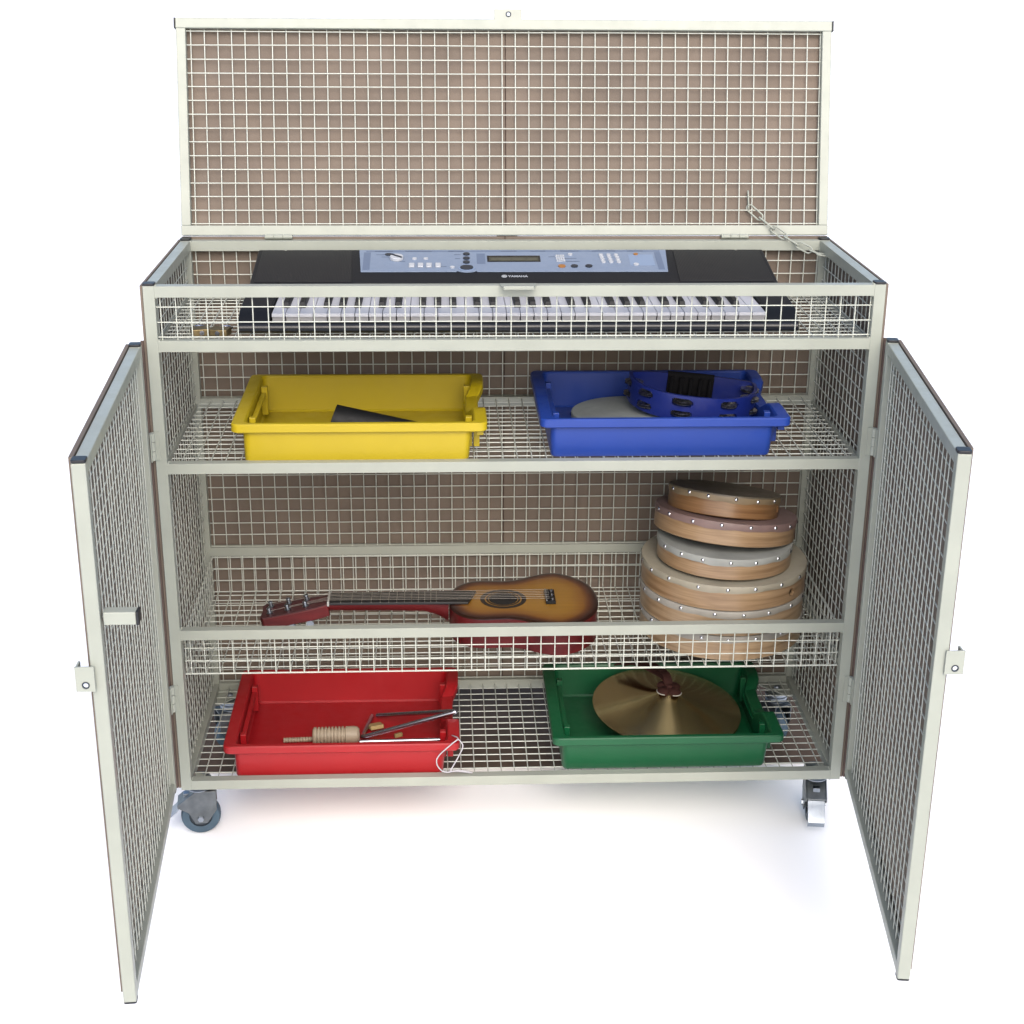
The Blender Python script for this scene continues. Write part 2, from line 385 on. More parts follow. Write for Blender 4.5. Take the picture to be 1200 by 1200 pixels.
# chain
A0 = Vector((.4649, .4455, 1.034)); A = Vector((.4669, .4400, 1.0087)); Bp = Vector((.598, .355, .931))
def link(b, p, q, side, r=.0016, wd=.0062):
    p, q = Vector(p), Vector(q); d = (q-p); L = d.length; d.normalize(); s = (side - d*side.dot(d)).normalized(); pts = []
    for k in range(13):
        a = PI/2 + PI*k/12; pts.append(p + d*wd*(1+math.cos(a)) + s*wd*math.sin(a))
    for k in range(13):
        a = -PI/2 + PI*k/12; pts.append(q - d*wd*(1-math.cos(a)) + s*wd*math.sin(a))
    b.path(pts, r, 8, True)
b = MB(); link(b, A0 + Vector((0, 0, .004)), A + Vector((0, -.001, -.006)), Vector((.15, 1, 0)))
NL = 6
for k in range(NL):
    sag = lambda t: Vector((0, 0, -.012*4*t*(1-t)))
    t0, t1 = (k-.10)/NL, (k+1.10)/NL
    p, q = A.lerp(Bp, t0) + sag(k/NL), A.lerp(Bp, t1) + sag((k+1)/NL)
    link(b, p, q, Vector((.5, .1, .8)) if k % 2 == 0 else Vector((.2, 1, -.1)))
link(b, Bp + Vector((-.012, .0, .002)), Bp + Vector((.018, -.004, 0)), Vector((0, 1, .1)))
b.build('chain', CREAM, tr, smooth=True, angle=80)

# ---- doors
DZ0, DZ1, DW = .0199, .8618, .6125
def door(s, ang, hy, stub):
    d = Vector((-s*math.cos(ang), -math.sin(ang), 0)); n = Vector((s*math.sin(ang), -math.cos(ang), 0))   # n: outer side
    gap = .004
    M = Matrix(((d.x, n.x, 0, s*(h+gap)), (d.y, n.y, 0, hy), (0, 0, 1, 0), (0, 0, 0, 1)))   # local: x along door, y outward, z up
    b = MB(); b.m = M
    for x0 in (0, DW-T): b.box((x0, 0, DZ0), (x0+T, T, DZ1-.003))
    for z0 in (DZ0, DZ1-T-.0035): b.box((T-e, .0006, z0), (DW-T+e, T-.0006, z0+T))
    dr = b.build('door', CREAM, tr, bevel=.0018)
    dr['label'] = ('left' if s < 0 else 'right') + ' mesh door swung open towards the viewer'
    b = MB(); b.m = M; grid(b, (T, .0095, DZ0+T), (1, 0, 0), (0, 0, 1), DW-2*T, DZ1-DZ0-2*T-.004, (0, -1, 0), u0=.010, v0=.012, over=.004); b.build('wire_panel', WIRE, dr, smooth=True, angle=80)
    b = MB(); b.m = M; b.box((.0, T+.0008, DZ0+.002), (DW-.024, T+.0065, DZ1-.002)); b.build('backing_board', BOARD, dr)
    for x0 in (0, DW-T):
        b = MB(); b.m = M; b.prism(rrect(x0-.0004, -.0004, x0+T+.0004, T+.0004, .004), DZ1-.0028, DZ1+.0015); b.build('end_cap', CAP, dr, bevel=.001)
        b = MB(); b.m = M; b.prism(rrect(x0-.0002, -.0002, x0+T+.0002, T+.0002, .004), DZ0-.002, DZ0+.0003); b.build('end_cap', CAP, dr)
    for z0, z1 in ((.6500, .7000), (.1670, .2185)):
        b = MB(); xx = s*(h+.002); yy = -.0045
        for k in range(3):
            za, zb = z0+(z1-z0)*k/3+.0006, z0+(z1-z0)*(k+1)/3-.0006; b.tube((xx, yy, za), (xx, yy, zb), .0042, 10)
        b.box((xx-s*.011, yy+.002, z0), (xx, yy+.0042, z1)); b.box((xx+s*.0005, yy-.012, z0), (xx+s*.002, yy, z1))
        b.build('hinge', CREAM, dr, smooth=True)
    # lock tab on the outer face, near the free edge, folded over the stile
    if s < 0:
        TM = Matrix.Translation((-.6015, -.6405, .5375)) @ Matrix.Rotation(PI/2, 4, 'X')
        b = MB(); plate_with_hole(b, .026, .037, .0135, .010, .0042, .003, Matrix.Translation((-.6255, -.6392, .5360)) @ Matrix.Rotation(PI/2, 4, 'X'))
        b.box((-.6255, -.639, .538), (-.6225, -.618, .571))
    else:
        b = MB(); plate_with_hole(b, .027, .036, .0145, .0095, .0042, .003, Matrix.Translation((.5665, -.6250, .5370)) @ Matrix.Rotation(PI/2, 4, 'X'))
        b.box((.5905, -.625, .540), (.5935, -.604, .570))
    b.build('lock_tab', CREAM, dr, bevel=.0006)
    gx, gz, gyy = (-.6255+.0135, .5360+.010, -.6423) if s < 0 else (.5665+.0145, .5370+.0095, -.6281)
    b = MB(); b.path([(gx+.0044*math.cos(2*PI*k/20), gyy, gz+.0044*math.sin(2*PI*k/20)) for k in range(20)], .0011, 8, True); b.build('grommet', HUB, dr, smooth=True, angle=80)
    if stub:
        b = MB(); b.box((-.5835, -.6310, .6290), (-.5400, -.6120, .6480)); b.build('stop_tube', CREAM, dr, bevel=.0018)
        b = MB(); b.box((-.5402, -.6315, .6285), (-.5365, -.6115, .6485)); b.build('tube_cap', CAP, dr, bevel=.0015)
    return dr
door(-1, 1.5095, -.0225, True); door(1, 1.4537, -.0130, False)
for s in (-1, 1):     # brown strip in the gap between post and door
    MB().box((s*(h+.0058), .002, .004), (s*(h+.0105), .0075, DZ1-.004)).build('gap_strip', BOARDEDGE, tr)

# ---- castors
def caster(x, y, ang):
    M = Matrix.Translation((x, y, 0)) @ Matrix.Rotation(ang, 4, 'Z')      # local -x = pedal side
    b = MB(); b.m = M
    top = [(.031, -.020), (.031, -.060), (.012, -.088), (-.010, -.088), (-.022, -.064), (-.042, -.052), (-.042, -.046), (-.008, -.020)]
    for y0 in (-.020, .0175):
        b.prism([(p, q) for p, q in top], 0, .0025, M=Matrix(((1, 0, 0, 0), (0, 0, 1, y0), (0, 1, 0, 0), (0, 0, 0, 1))))
    b.box((-.008, -.0175, -.0225), (.031, .0175, -.0200))
    b.prism([(-.008, -.0200), (-.042, -.0460), (-.042, -.0485), (-.008, -.0225)], -.0175, .0175, M=Matrix(((1, 0, 0, 0), (0, 0, 1, 0), (0, 1, 0, 0), (0, 0, 0, 1))))
    k = b.build('caster', ZINCD, tr, bevel=.0008)
    b = MB(); b.m = M; b.lathe([(0, .0), (.024, .0), (.024, -.004), (.019, -.006), (.0225, -.009), (.0225, -.013), (.018, -.0155), (.022, -.0175), (.022, -.0195), (0, -.0195)], 32); b.build('swivel', ZINC, k, smooth=True)
    b = MB(); b.m = M @ Matrix.Translation((.0, 0, -.0775)) @ Matrix.Rotation(PI/2, 4, 'X')
    b.lathe([(.021, .012), (.030, .0135), (.0345, .0125), (.0370, .0075), (.0375, 0), (.0370, -.0075), (.0345, -.0125), (.030, -.0135), (.021, -.012)], 48); b.build('wheel', TYRE, k, smooth=True, angle=50)
    b = MB(); b.m = M @ Matrix.Translation((.0, 0, -.0775)) @ Matrix.Rotation(PI/2, 4, 'X')
    b.lathe([(0, .0150), (.009, .0150), (.010, .0105), (.0205, .0100), (.0212, .0125), (.0212, -.0125), (.0205, -.010), (.010, -.0105), (.009, -.0150), (0, -.0150)], 32); b.build('hub', HUB, k, smooth=True)
    for z0, z1 in ((-.0235, -.020), (.020, .0235)):
        b = MB(); b.m = M @ Matrix.Translation((.0, 0, -.0775)) @ Matrix.Rotation(PI/2, 4, 'X')
        b.lathe([(0, z0), (.006, z0), (.006, z1), (0, z1)], 6); b.build('axle_bolt', ZINC, k)
    b = MB(); b.m = M; pr = [(-.036, -.047), (-.046, -.060), (-.060, -.072), (-.066, -.083), (-.063, -.092)]
    poly = pr + [(p+.002, q-.0025) for p, q in pr[::-1]]
    b.prism(poly, -.016, .016, M=Matrix(((1, 0, 0, 0), (0, 0, 1, 0), (0, 1, 0, 0), (0, 0, 0, 1))))
    b.box((-.030, -.0065, -.0385), (-.018, .0065, -.029), Matrix.Translation((-.0, 0, 0)))
    b.build('brake_pedal', ZINC, k, bevel=.0008)
    return k
caster(-.595, .045, math.radians(7)); caster(.586, .045, math.radians(82))
caster(-.575, .365, math.radians(205)); caster(.575, .365, math.radians(-70))

# ------------------------------------------------------------------ trays
def tray(name, label, m, cx, cy, z, rot=0):
    L, Wd, H = .440, .322, .072
    t = thing(name, label, 'tray', (cx, cy, z), (0, 0, rot), 'coloured plastic trays on the shelves')
    k, per = 6, 14
    def loop(ix_, iy_, z_, r, scoop=0, shift=0):
        x1, y1 = L/2-ix_, Wd/2-iy_
        base = rrect(-x1, -y1, x1, y1, r, k); pts = []
        n = len(base)
        for i in range(n):
            a, c = Vector(base[i]), Vector(base[(i+1) % n]); sub = per if (a-c).length > .04 else 1
            for j in range(sub): pts.append(a.lerp(c, j/sub))
        out = []
        for p in pts:
            zz = z_; xx = p.x
            if scoop and p.x > x1-.002:
                f = max(0, min(1, 1-(abs(p.y-.012)-.045)/.035)); f = f*f*(3-2*f)
                zz -= scoop*f; xx -= .012*f*(1 if scoop > .001 else 0)
            out.append(Vector((xx + shift, p.y, zz)))
        return out
    S = .0175
    loops = [loop(.0275, .014, 0, .010, 0, -.006), loop(.0255, .012, .004, .012, 0, -.006), loop(.0225, .010, H-.016, .014, S*.8, -.004),
             loop(.003, .002, H-.016, .012, S), loop(.0, .0, H-.014, .013, S), loop(.0, .0, H-.002, .013, S), loop(.002, .002, H, .012, S),
             loop(.021, .0105, H, .012, S), loop(.0235, .0125, H-.003, .012, S), loop(.0285, .0145, .006, .012, 0, -.004), loop(.032, .018, .0028, .012, 0, -.004)]
    b = MB(); n = len(loops[0]); vs = [p for l in loops for p in l]; fs = []
    for i in range(len(loops)-1):
        fs += [(i*n+q, i*n+(q+1) % n, (i+1)*n+(q+1) % n, (i+1)*n+q) for q in range(n)]
    fs += [tuple(range(n)), tuple((len(loops)-1)*n+q for q in range(n-1, -1, -1))]
    b.add(vs, fs)
    b.build('tray_body', m, t, smooth=True, angle=28)
    lugs = []                                    # stacking lugs and end channels inside, clips under the rim
    for sx in (-1, 1):
        for sy in (-1, 1):
            lugs.append(((sx*(L/2-.037), sy*.098-.006, .012), (sx*(L/2-.0255), sy*.098+.006, H-.006)))
    lugs.append(((-L/2+.0345, -.0915, H-.022), (-L/2+.0255, .0915, H-.016)))
    for sy in (-1, 1): lugs.append(((L/2-.018, sy*.128-.007, H-.030), (L/2-.006, sy*.128+.007, H-.0155)))
    lugs.append(((L/2-.0225, -.10, .010), (L/2-.012, -.092, H-.016))); lugs.append(((L/2-.0225, .112, .010), (L/2-.012, .1205, H-.016)))
    for a, c in lugs: MB().box(a, c).build('lug', m, t, bevel=.0012)
    return t
tray('plastic_tray', 'yellow tray on the upper shelf holding a black cone', YEL, -.2708, .165, .6385)
tray('plastic_tray', 'blue tray on the upper shelf holding a tambourine and grey drum', BLU, .262, .183, .6385)
tray('plastic_tray', 'red tray at the bottom holding a steel triangle and ribbed scraper', RED, -.321, .171, .0118)
tray('plastic_tray', 'green tray at the bottom holding bronze cymbals', GRN, .294, .182, .0118)

# ------------------------------------------------------------------ yellow tray: black cone
b = MB(); b.m = Matrix.Translation((-.326, .135, .6435)) @ Matrix.Rotation(math.radians(-4), 4, 'Z')
n = 40
def cone_ring(x, r, lean): return [Vector((x + lean*(1-math.cos(a))*r, r*1.0*math.sin(a), r*(1-math.cos(a)))) for a in [2*PI*i/n for i in range(n)]]
secs = [cone_ring(-.012, .031, .34), cone_ring(.235, .008, 0), cone_ring(.241, .006, 0)]
inner = [cone_ring(-.0118, .0285, .34), cone_ring(.19, .006, 0)]
for r_ in inner:
    for p in r_: p.z += .002
vs = [p for s_ in inner[::-1] + secs for p in s_]; fs = []
for i in range(4): fs += [(i*n+q, i*n+(q+1) % n, (i+1)*n+(q+1) % n, (i+1)*n+q) for q in range(n)]
fs += [tuple(range(n)), tuple(4*n+q for q in range(n))]
b.add(vs, fs); tag(b.build('cone_bell', BLACKM, None, smooth=True), 'black tapered metal cone lying in the yellow tray', 'bell')

# ------------------------------------------------------------------ drums
def shell_with_hole(b_obj, cutter):
    md = b_obj.modifiers.new('hole', 'BOOLEAN'); md.object = cutter; md.solver = 'EXACT'; md.operation = 'DIFFERENCE'
    dg = bpy.context.evaluated_depsgraph_get(); me = bpy.data.meshes.new_from_object(b_obj.evaluated_get(dg))
    b_obj.modifiers.clear(); b_obj.data = me
    bpy.data.objects.remove(cutter)
def frame_drum(label, x, y, z, dia, ht, tilt, spin, wd, sk, nst=16, band=.013, hole=None, tx=0, band_mat=None, group='stacked frame drums'):
    t = thing('frame_drum', label, 'drum', (x, y, z), Euler((math.radians(tx), math.radians(tilt), 0)), group)
    R = dia/2; N = 96
    b = MB(); b.lathe([(R-.0055, 0.001), (R-.0045, 0), (R-.0015, 0), (R, .0015), (R, ht-.002), (R-.0055, ht-.002), (R-.0055, .001)], N)
    o = b.build('wooden_shell', wd, t, smooth=True)
    if hole is not None:
        a, hz, hr = hole; cm = MB(); d = Vector((math.cos(a), math.sin(a), 0)); cm.tube(d*(R-.03)+Vector((0, 0, hz)), d*(R+.03)+Vector((0, 0, hz)), hr, 24)
        c = cm.build('cutter', wd, t); bpy.context.view_layer.update(); shell_with_hole(o, c)
        for p in o.data.polygons: p.use_smooth = True
        o.data.set_sharp_from_angle(angle=math.radians(35))
    rnd = random.Random(int(dia*1000+x*777+z*991))
    # skin: flat head turned down over the shell, its lower edge slightly uneven
    ph = [rnd.uniform(0, 6.28) for _ in range(3)]
    vs, fs = [], []
    rings = [(R+.0008, None), (R+.0013, ht-band+.002), (R+.0013, ht-.003), (R+.0002, ht-.0002), (R-.004, ht+.0004), (R*.6, ht-.0002), (R*.25, ht-.0004)]
    for r, zz in rings:
        for i in range(N):
            a = 2*PI*i/N; z_ = zz if zz is not None else ht-band + .0009*math.sin(5*a+ph[0]) + .0007*math.sin(11*a+ph[1]) + .0005*math.sin(23*a+ph[2])
            vs.append((r*math.cos(a), r*math.sin(a), z_))
    for i in range(len(rings)-1): fs += [(i*N+q, i*N+(q+1) % N, (i+1)*N+(q+1) % N, (i+1)*N+q) for q in range(N)]
    fs.append(tuple((len(rings)-1)*N+q for q in range(N)))
    bb = MB(); bb.add(vs, fs); bb.mi = [1 if k < 2*N else 0 for k in range(len(fs))]
    bb.build('skin_head', sk, t, smooth=True, angle=60, mats=[sk, band_mat or sk])
    me = None
    for k in range(nst):
        a = spin + 2*PI*k/nst + rnd.uniform(-.05, .05); zz = ht-band*.5 + rnd.uniform(-.0012, .0012)
        if me is None:
            sb = MB(); sb.lathe([(0, .0033), (.0017, .0030), (.0032, .0020), (.0041, .0004), (.0041, -.0008)], 12)
            s0 = sb.build('stud', STUDM, t, smooth=True, angle=80); me = s0.data; o2 = s0
        else:
            o2 = s0.copy(); C.objects.link(o2)
        o2.location = ((R+.0014)*math.cos(a), (R+.0014)*math.sin(a), zz)
        o2.rotation_euler = (Vector((math.cos(a), math.sin(a), 0))).to_track_quat('Z', 'Y').to_euler()
    return t
zb = ZB+.0032
frame_drum('lowest drum of the stack, partly behind the basket mesh', .4085, .185, zb, .312, .0490, .3, .1, WOODP, SK_GREY, 18)
frame_drum('large pale drum second from the bottom of the stack', .4075, .184, zb+.0500, .312, .0490, .5, .22, WOODP, SK_GREY, 18)
frame_drum('large cream skinned drum with a round hole, below the white topped drum', .4085, .185, zb+.1000, .313, .0490, .5, .05, WOODM, SK_CREAM, 18, hole=(math.radians(-46), .020, .0080))
frame_drum('medium drum with pale grey white head, third from the top', .4050, .172, zb+.1515, .254, .0405, 1.8, .3, WOODM, SK_WHITE, 16, tx=-1.5)
frame_drum('tilted drum with mauve skin band, second from the top', .4080, .200, zb+.1935, .268, .0430, 5.6, .12, WOODM, SK_MAUVE, 16, band=.0135, tx=-8)
frame_drum('smallest drum on top of the stack with dark olive head', .4050, .205, zb+.2330, .211, .0420, 6.6, .2, WOODO, SK_OLIVE, 14, hole=(math.radians(-29), .018, .0068), band=.0135, band_mat=BANDS['SK_OLIVE'], tx=-12)

# blue tray contents
frame_drum('small slate grey drum lying under the tambourine in the blue tray', .2030, .176, .6425, .184, .0390, -2.5, .4, WOODM, SK_SLATE, 14, tx=-1, group=None)
def tambourine():
    t = thing('tambourine', 'blue half moon tambourine with two rows of dark jingles and a black grip', 'tambourine', (.331, .205, .6865), Euler((math.radians(1), math.radians(5), math.radians(-2))))
    a_, b_, H = .118, .122, .046; th = .006
    N = 240
    pts = []
    for i in range(N):
        a = 2*PI*i/N; c, s = math.cos(a), math.sin(a)
        x = a_*math.copysign(abs(c)**.9, c); y = (b_ if s < 0 else .030)*math.copysign(abs(s)**.85, s)
        pts.append(Vector((x, y, 0)))
    nrm = []
    for i in range(N):
        d = (pts[(i+1) % N]-pts[i-1]).normalized(); nrm.append(Vector((d.y, -d.x, 0)))
    # arc-length walk for jingle slots on the front arc
    slots = []
    for deg in (6, 184, 218, 256, 295, 334):
        slots.append(int(round(deg/360*N)) % N)
    zrows = ((.0050, .0180), (.0270, .0400)); half_len = .0195
    arc = [0.0]
    for i in range(1, N): arc.append(arc[-1] + (pts[i]-pts[i-1]).length)
    NZ = 26; cells = [H*k/NZ for k in range(NZ+1)]
    hole = [[False]*NZ for _ in range(N)]
    for i in range(N):
        sc_ = arc[i] + (pts[(i+1) % N]-pts[i]).length/2
        for j in range(NZ):
            zc_ = (cells[j]+cells[j+1])/2
            for s0 in slots:
                for za, zt_ in zrows:
                    hr = (zt_-za)/2; ds_ = max(0, abs(sc_-arc[s0])-(half_len-hr)); dz_ = zc_-(za+zt_)/2
                    if ds_*ds_ + dz_*dz_ < hr*hr: hole[i][j] = True
    b = MB(); vs = []
    for off in (0, -th):
        for z in cells: vs += [pts[i] + nrm[i]*off + Vector((0, 0, z)) for i in range(N)]
    nz = NZ+1; fs = []
    idx = lambda l, j, i: (l*nz + j)*N + i % N
    for i in range(N):
        for j in range(NZ):
            if hole[i][j]:
                if not hole[i-1][j]: fs.append((idx(0, j, i), idx(0, j+1, i), idx(1, j+1, i), idx(1, j, i)))
                if not hole[(i+1) % N][j]: fs.append((idx(0, j, i+1), idx(1, j, i+1), idx(1, j+1, i+1), idx(0, j+1, i+1)))
                if not hole[i][j-1]: fs.append((idx(0, j, i), idx(1, j, i), idx(1, j, i+1), idx(0, j, i+1)))
                if not hole[i][j+1]: fs.append((idx(0, j+1, i), idx(0, j+1, i+1), idx(1, j+1, i+1), idx(1, j+1, i)))
            else:
                fs.append((idx(0, j, i), idx(0, j, i+1), idx(0, j+1, i+1), idx(0, j+1, i)))
                fs.append((idx(1, j, i), idx(1, j+1, i), idx(1, j+1, i+1), idx(1, j, i+1)))
        fs.append((idx(0, nz-1, i), idx(0, nz-1, i+1), idx(1, nz-1, i+1), idx(1, nz-1, i)))
        fs.append((idx(0, 0, i), idx(1, 0, i), idx(1, 0, i+1), idx(0, 0, i+1)))
    b.add(vs, fs); b.build('tambourine_frame', TAMB, t, smooth=True)
    j0 = None
    for s0 in slots:
        for za, zc in zrows:
            c = pts[s0 % N] - nrm[s0 % N]*(th*.5+.006) + Vector((0, 0, (za+zc)/2))
            if j0 is None:
                jb = MB()
                for dz in (-.0026, .0026):
                    sg = 1 if dz > 0 else -1
                    jb.lathe([(0, dz+sg*.0018), (.0045, dz+sg*.0016), (.0085, dz+sg*.0001), (.0170, dz), (.0175, dz-sg*.0004), (.0170, dz-sg*.0008), (.005, dz-sg*.0008), (0, dz-sg*.0004)], 20)
                jb.lathe([(.0011, -.0052), (.0011, .0052)], 8)
                j0 = jb.build('jingle', JING, t, smooth=True); o = j0
            else: o = j0.copy(); C.objects.link(o)
            o.location = c
    b = MB()                                       # padded grip on the straight back bar
    gp = [i for i in range(N) if pts[i].y > .012 and abs(pts[i].x) < .046]
    gp.sort(key=lambda i: pts[i].x)
    sec = []
    for i in gp:
        p, n_ = pts[i], nrm[i]
        ring = []
        for k in range(20):
            a = 2*PI*k/20; ring.append(p - n_*th*.5 + n_*(math.cos(a)*.0085) + Vector((0, 0, H/2 + math.sin(a)*(H/2+.003))))
        sec += ring
    m_ = len(gp); fs = [(i*20+k, i*20+(k+1) % 20, (i+1)*20+(k+1) % 20, (i+1)*20+k) for i in range(m_-1) for k in range(20)]
    fs += [tuple(range(20)), tuple((m_-1)*20+k for k in range(20))]
    b.add(sec, fs)
    for k in range(5):
        b.tube((-.036+k*.018, .0135, .006), (-.036+k*.018, .0135, H-.004), .0042, 10)
    b.build('hand_grip', GRIP, t, smooth=True)
tambourine()

# ------------------------------------------------------------------ keyboard
kb = thing('electronic_keyboard', 'black electronic keyboard with silver blue control panel on the top deck', 'keyboard', (.0077, .22, Z2-.0025), local=False)
KZ = Z2-.0025
def sl(y): return .9 + (y-.21)*.21765
def xe(z): return .4850 - (z-.85)*.07
def kprism(b, prof, xl, xr):
    n = len(prof); vs = []
    for fx in (xl, xr):
        for y, z in prof: vs.append(((fx(z) if callable(fx) else fx), y, z))
    b.add(vs, [tuple(range(n)), tuple(range(2*n-1, n-1, -1))] + [(i, n+i, n+(i+1) % n, (i+1) % n) for i in range(n)])
cx = .0077
back = [(.382, .9374), (.390, .930), (.392, .905), (.392, KZ), (.066, KZ)]
cheek = back + [(.060, KZ+.003), (.058, .862), (.060, .868), (.066, .8725), (.082, .889), (.10, .8935), (.207, .8995)]
mid = back + [(.060, KZ+.003), (.058, .862), (.060, .868), (.066, .8725), (.074, .8725), (.078, .8680), (.206, .8680), (.206, .8995)]
KL, KR = -.4205, .4355
b = MB()
kprism(b, cheek, lambda z: cx-xe(z), KL); kprism(b, mid, KL+.0002, KR-.0002); kprism(b, cheek, KR, lambda z: cx+xe(z))
body = b.build('keyboard_body', KBLACK, kb, bevel=.0045, seg=4)
b = MB(); prf = [(.0600, .8585), (.0572, .8610), (.0562, .8650), (.0572, .8690), (.0600, .8715)]
kprism(b, prf, cx-.481, cx+.481); b.build('front_bar', KBAR, kb, smooth=True, angle=60)
pit = (KR-.002 - (KL+.002))/36
s_w = s_u = s_b = None
for k in range(36):
    x0 = KL+.002+k*pit; xc = x0+pit/2
    b = MB(); w = pit-.0010
    b.box((-w/2, .068, .8825), (w/2, .205, .8885)); b.m = None
    if s_w is None:
        for i, p in enumerate(b.v): p.x += xc
        s_w = b.build('white_key', KEYW, kb, bevel=.0006); o = s_w; wy = s_w.location.copy()
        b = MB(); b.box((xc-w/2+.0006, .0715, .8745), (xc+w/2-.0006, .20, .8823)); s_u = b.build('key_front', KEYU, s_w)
    else:
        o = s_w.copy(); C.objects.link(o); o.location.x = s_w.location.x + k*pit
        u = s_u.copy(); C.objects.link(u); u.parent = o
    if k % 7 in (0, 1, 3, 4, 5) and k < 35:
        xb = x0+pit + {0: -.0022, 1: .0022, 3: -.003, 4: 0, 5: .003}[k % 7]
        if s_b is None:
            b = MB(); n0 = .1085
            b.add([(xb-.0062, n0, .8885), (xb+.0062, n0, .8885), (xb+.0068, .205, .8885), (xb-.0068, .205, .8885),
                   (xb-.0046, n0+.006, .8985), (xb+.0046, n0+.006, .8985), (xb+.0048, .205, .8990), (xb-.0048, .205, .8990)],
                  [(0, 3, 2, 1), (4, 5, 6, 7), (0, 1, 5, 4), (1, 2, 6, 5), (2, 3, 7, 6), (3, 0, 4, 7)])
            s_b = b.build('black_key', KEYB, kb, bevel=.001); sb0 = xb; o = s_b
        else:
            o = s_b.copy(); C.objects.link(o); o.location.x = s_b.location.x + xb - sb0
MS = Matrix(((1, 0, 0, 0), (0, math.cos(math.atan(.21765)), -math.sin(math.atan(.21765)), 0), (0, math.sin(math.atan(.21765)), math.cos(math.atan(.21765)), 0), (0, 0, 0, 1)))
def on(x, y, dz=0): return Matrix.Translation((x, y, sl(y))) @ MS @ Matrix.Translation((0, 0, dz))
# control panel with the bulge round the large dial
pl = [(-.2755, .2790)]
for k in range(13):
    a = PI + PI*k/12; pl.append((-.0805+.0175*math.cos(a), .2850+.0085*math.sin(a)))
pl[1] = (-.100, .2790); pl[-1] = (-.061, .2790)
pl += [(.2915, .2780), (.2990, .3755), (-.2815, .3760)]
b = MB(); b.m = Matrix.Translation((0, .21, .9)) @ MS @ Matrix.Translation((0, -.21, 0))
cs = math.cos(math.atan(.21765))
b.prism([(x, .21+(y-.21)/cs) for x, y in pl], .0004, .0022)
panel = b.build('control_panel', PANEL, kb, bevel=.0005)
def flat(name, m, poly, x, y, z0=.0022, z1=.0026, par=None, bevel=0):
    b = MB(); b.m = on(x, y); b.prism(poly, z0, z1); return b.build(name, m, par or panel, bevel=bevel)
def ell(a, bb, n=24): return [(a*math.cos(2*PI*i/n), bb*math.sin(2*PI*i/n)) for i in range(n)]
def rc(w, hh): return [(-w/2, -hh/2), (w/2, -hh/2), (w/2, hh/2), (-w/2, hh/2)]
flat('printed_strip', PANELD, rc(.555, .0055), .009, .3690, .00225, .0024)
for x, w in ((-.235, .034), (-.17, .05), (-.10, .03), (.0, .03), (.055, .028), (.115, .035), (.18, .045), (.24, .03)):
    flat('printed_text', INKD, rc(w, .0018), x, .3690, .0024, .00255)
flat('printed_patch', PANELD, rc(.016, .048), -.0535, .3350, .00225, .0024)
flat('printed_patch', PANELD, rc(.013, .080), -.266, .3250, .00225, .0024)
flat('printed_patch', PANELD, rc(.012, .080), .281, .3250, .00225, .0024)
flat('printed_patch', PANELL, rc(.046, .050), .2480, .3280, .00225, .0024)
for x, y, w in ((-.240, .3530, .018), (-.232, .3430, .014), (-.200, .3225, .010), (.115, .335, .022), (.118, .322, .026), (.080, .343, .012), (-.125, .300, .014), (-.097, .3535, .012), (-.097, .335, .010)):
    flat('printed_text', INKD, rc(w, .0011), x, y, .0024, .0025)
flat('power_switch', BTND, ell(.0068, .0048), -.226, .3529, .0022, .0040)
kn = flat('volume_knob', BTNW, ell(.0125, .0120), -.2107, .3338, .0022, .0085, bevel=.001)
b = MB(); b.m = on(-.2107, .3338) @ Matrix.Rotation(math.radians(-38), 4, 'Z'); b.box((-.0120, -.0018, .0087), (.0120, .0018, .0100)); b.build('pointer', BTND, kn)
for x, y in ((-.1774, .3338), (-.1563, .3337), (-.1071, .2957), (.1153, .3524)): flat('button', BTNW, ell(.0042, .0042), x, y, .0022, .0042)
for x in (-.1823, -.1661, -.1504, -.1336): flat('button', BTNW, rc(.0100, .0165), x, .3035, .0022, .0052, bevel=.0008)
for x, y in ((-.0802, .3543), (-.0806, .3351), (-.0809, .3178)): flat('button', BTND, ell(.0062, .0058), x, y, .0022, .0045)
flat('dial_ring', PANELL, ell(.0155, .0125), -.0807, .2934, .00225, .0030)
flat('dial', BTND, ell(.0122, .0100), -.0807, .2934, .0030, .0048, bevel=.0006)
lf = flat('display', LCDF, rc(.0995, .0275), .0080, .3338, .00225, .0030)
flat('display_glass', LCD, rc(.092, .0165), .0080, .3318, .0030, .0033, lf)
for x, w in ((-.029, .010), (-.010, .024), (.016, .024), (.042, .018)): flat('display_cell', mat('pale_display_cell', (.135, .135, .10), .4), rc(w, .0090), x, .3300, .0033, .0035, lf)
for x, y in ((.0951, .3457), (.0953, .3348), (.0957, .3243)):
    for k in range(4): flat('button', BTNW, rc(.0034, .0056), x-.0063+k*.0042, y, .0022, .0042)
flat('button', BTNO, ell(.0068, .0062), .0959, .2997, .0022, .0042)
for x in (.1193, .1462): flat('button', BTND, ell(.0066, .0062), x, .2997, .0022, .0042)
for r_ in range(4):
    for c_ in range(3): flat('button', BTNW, ell(.0040, .0034), .1730+c_*.0143+r_*.0008, .3491-r_*.0106, .0022, .0048)
flat('button', BTNO, ell(.0042, .0040), .2395, .3529, .0022, .0042); flat('button', BTNW, ell(.0050, .0048), .2354, .3074, .0022, .0042)
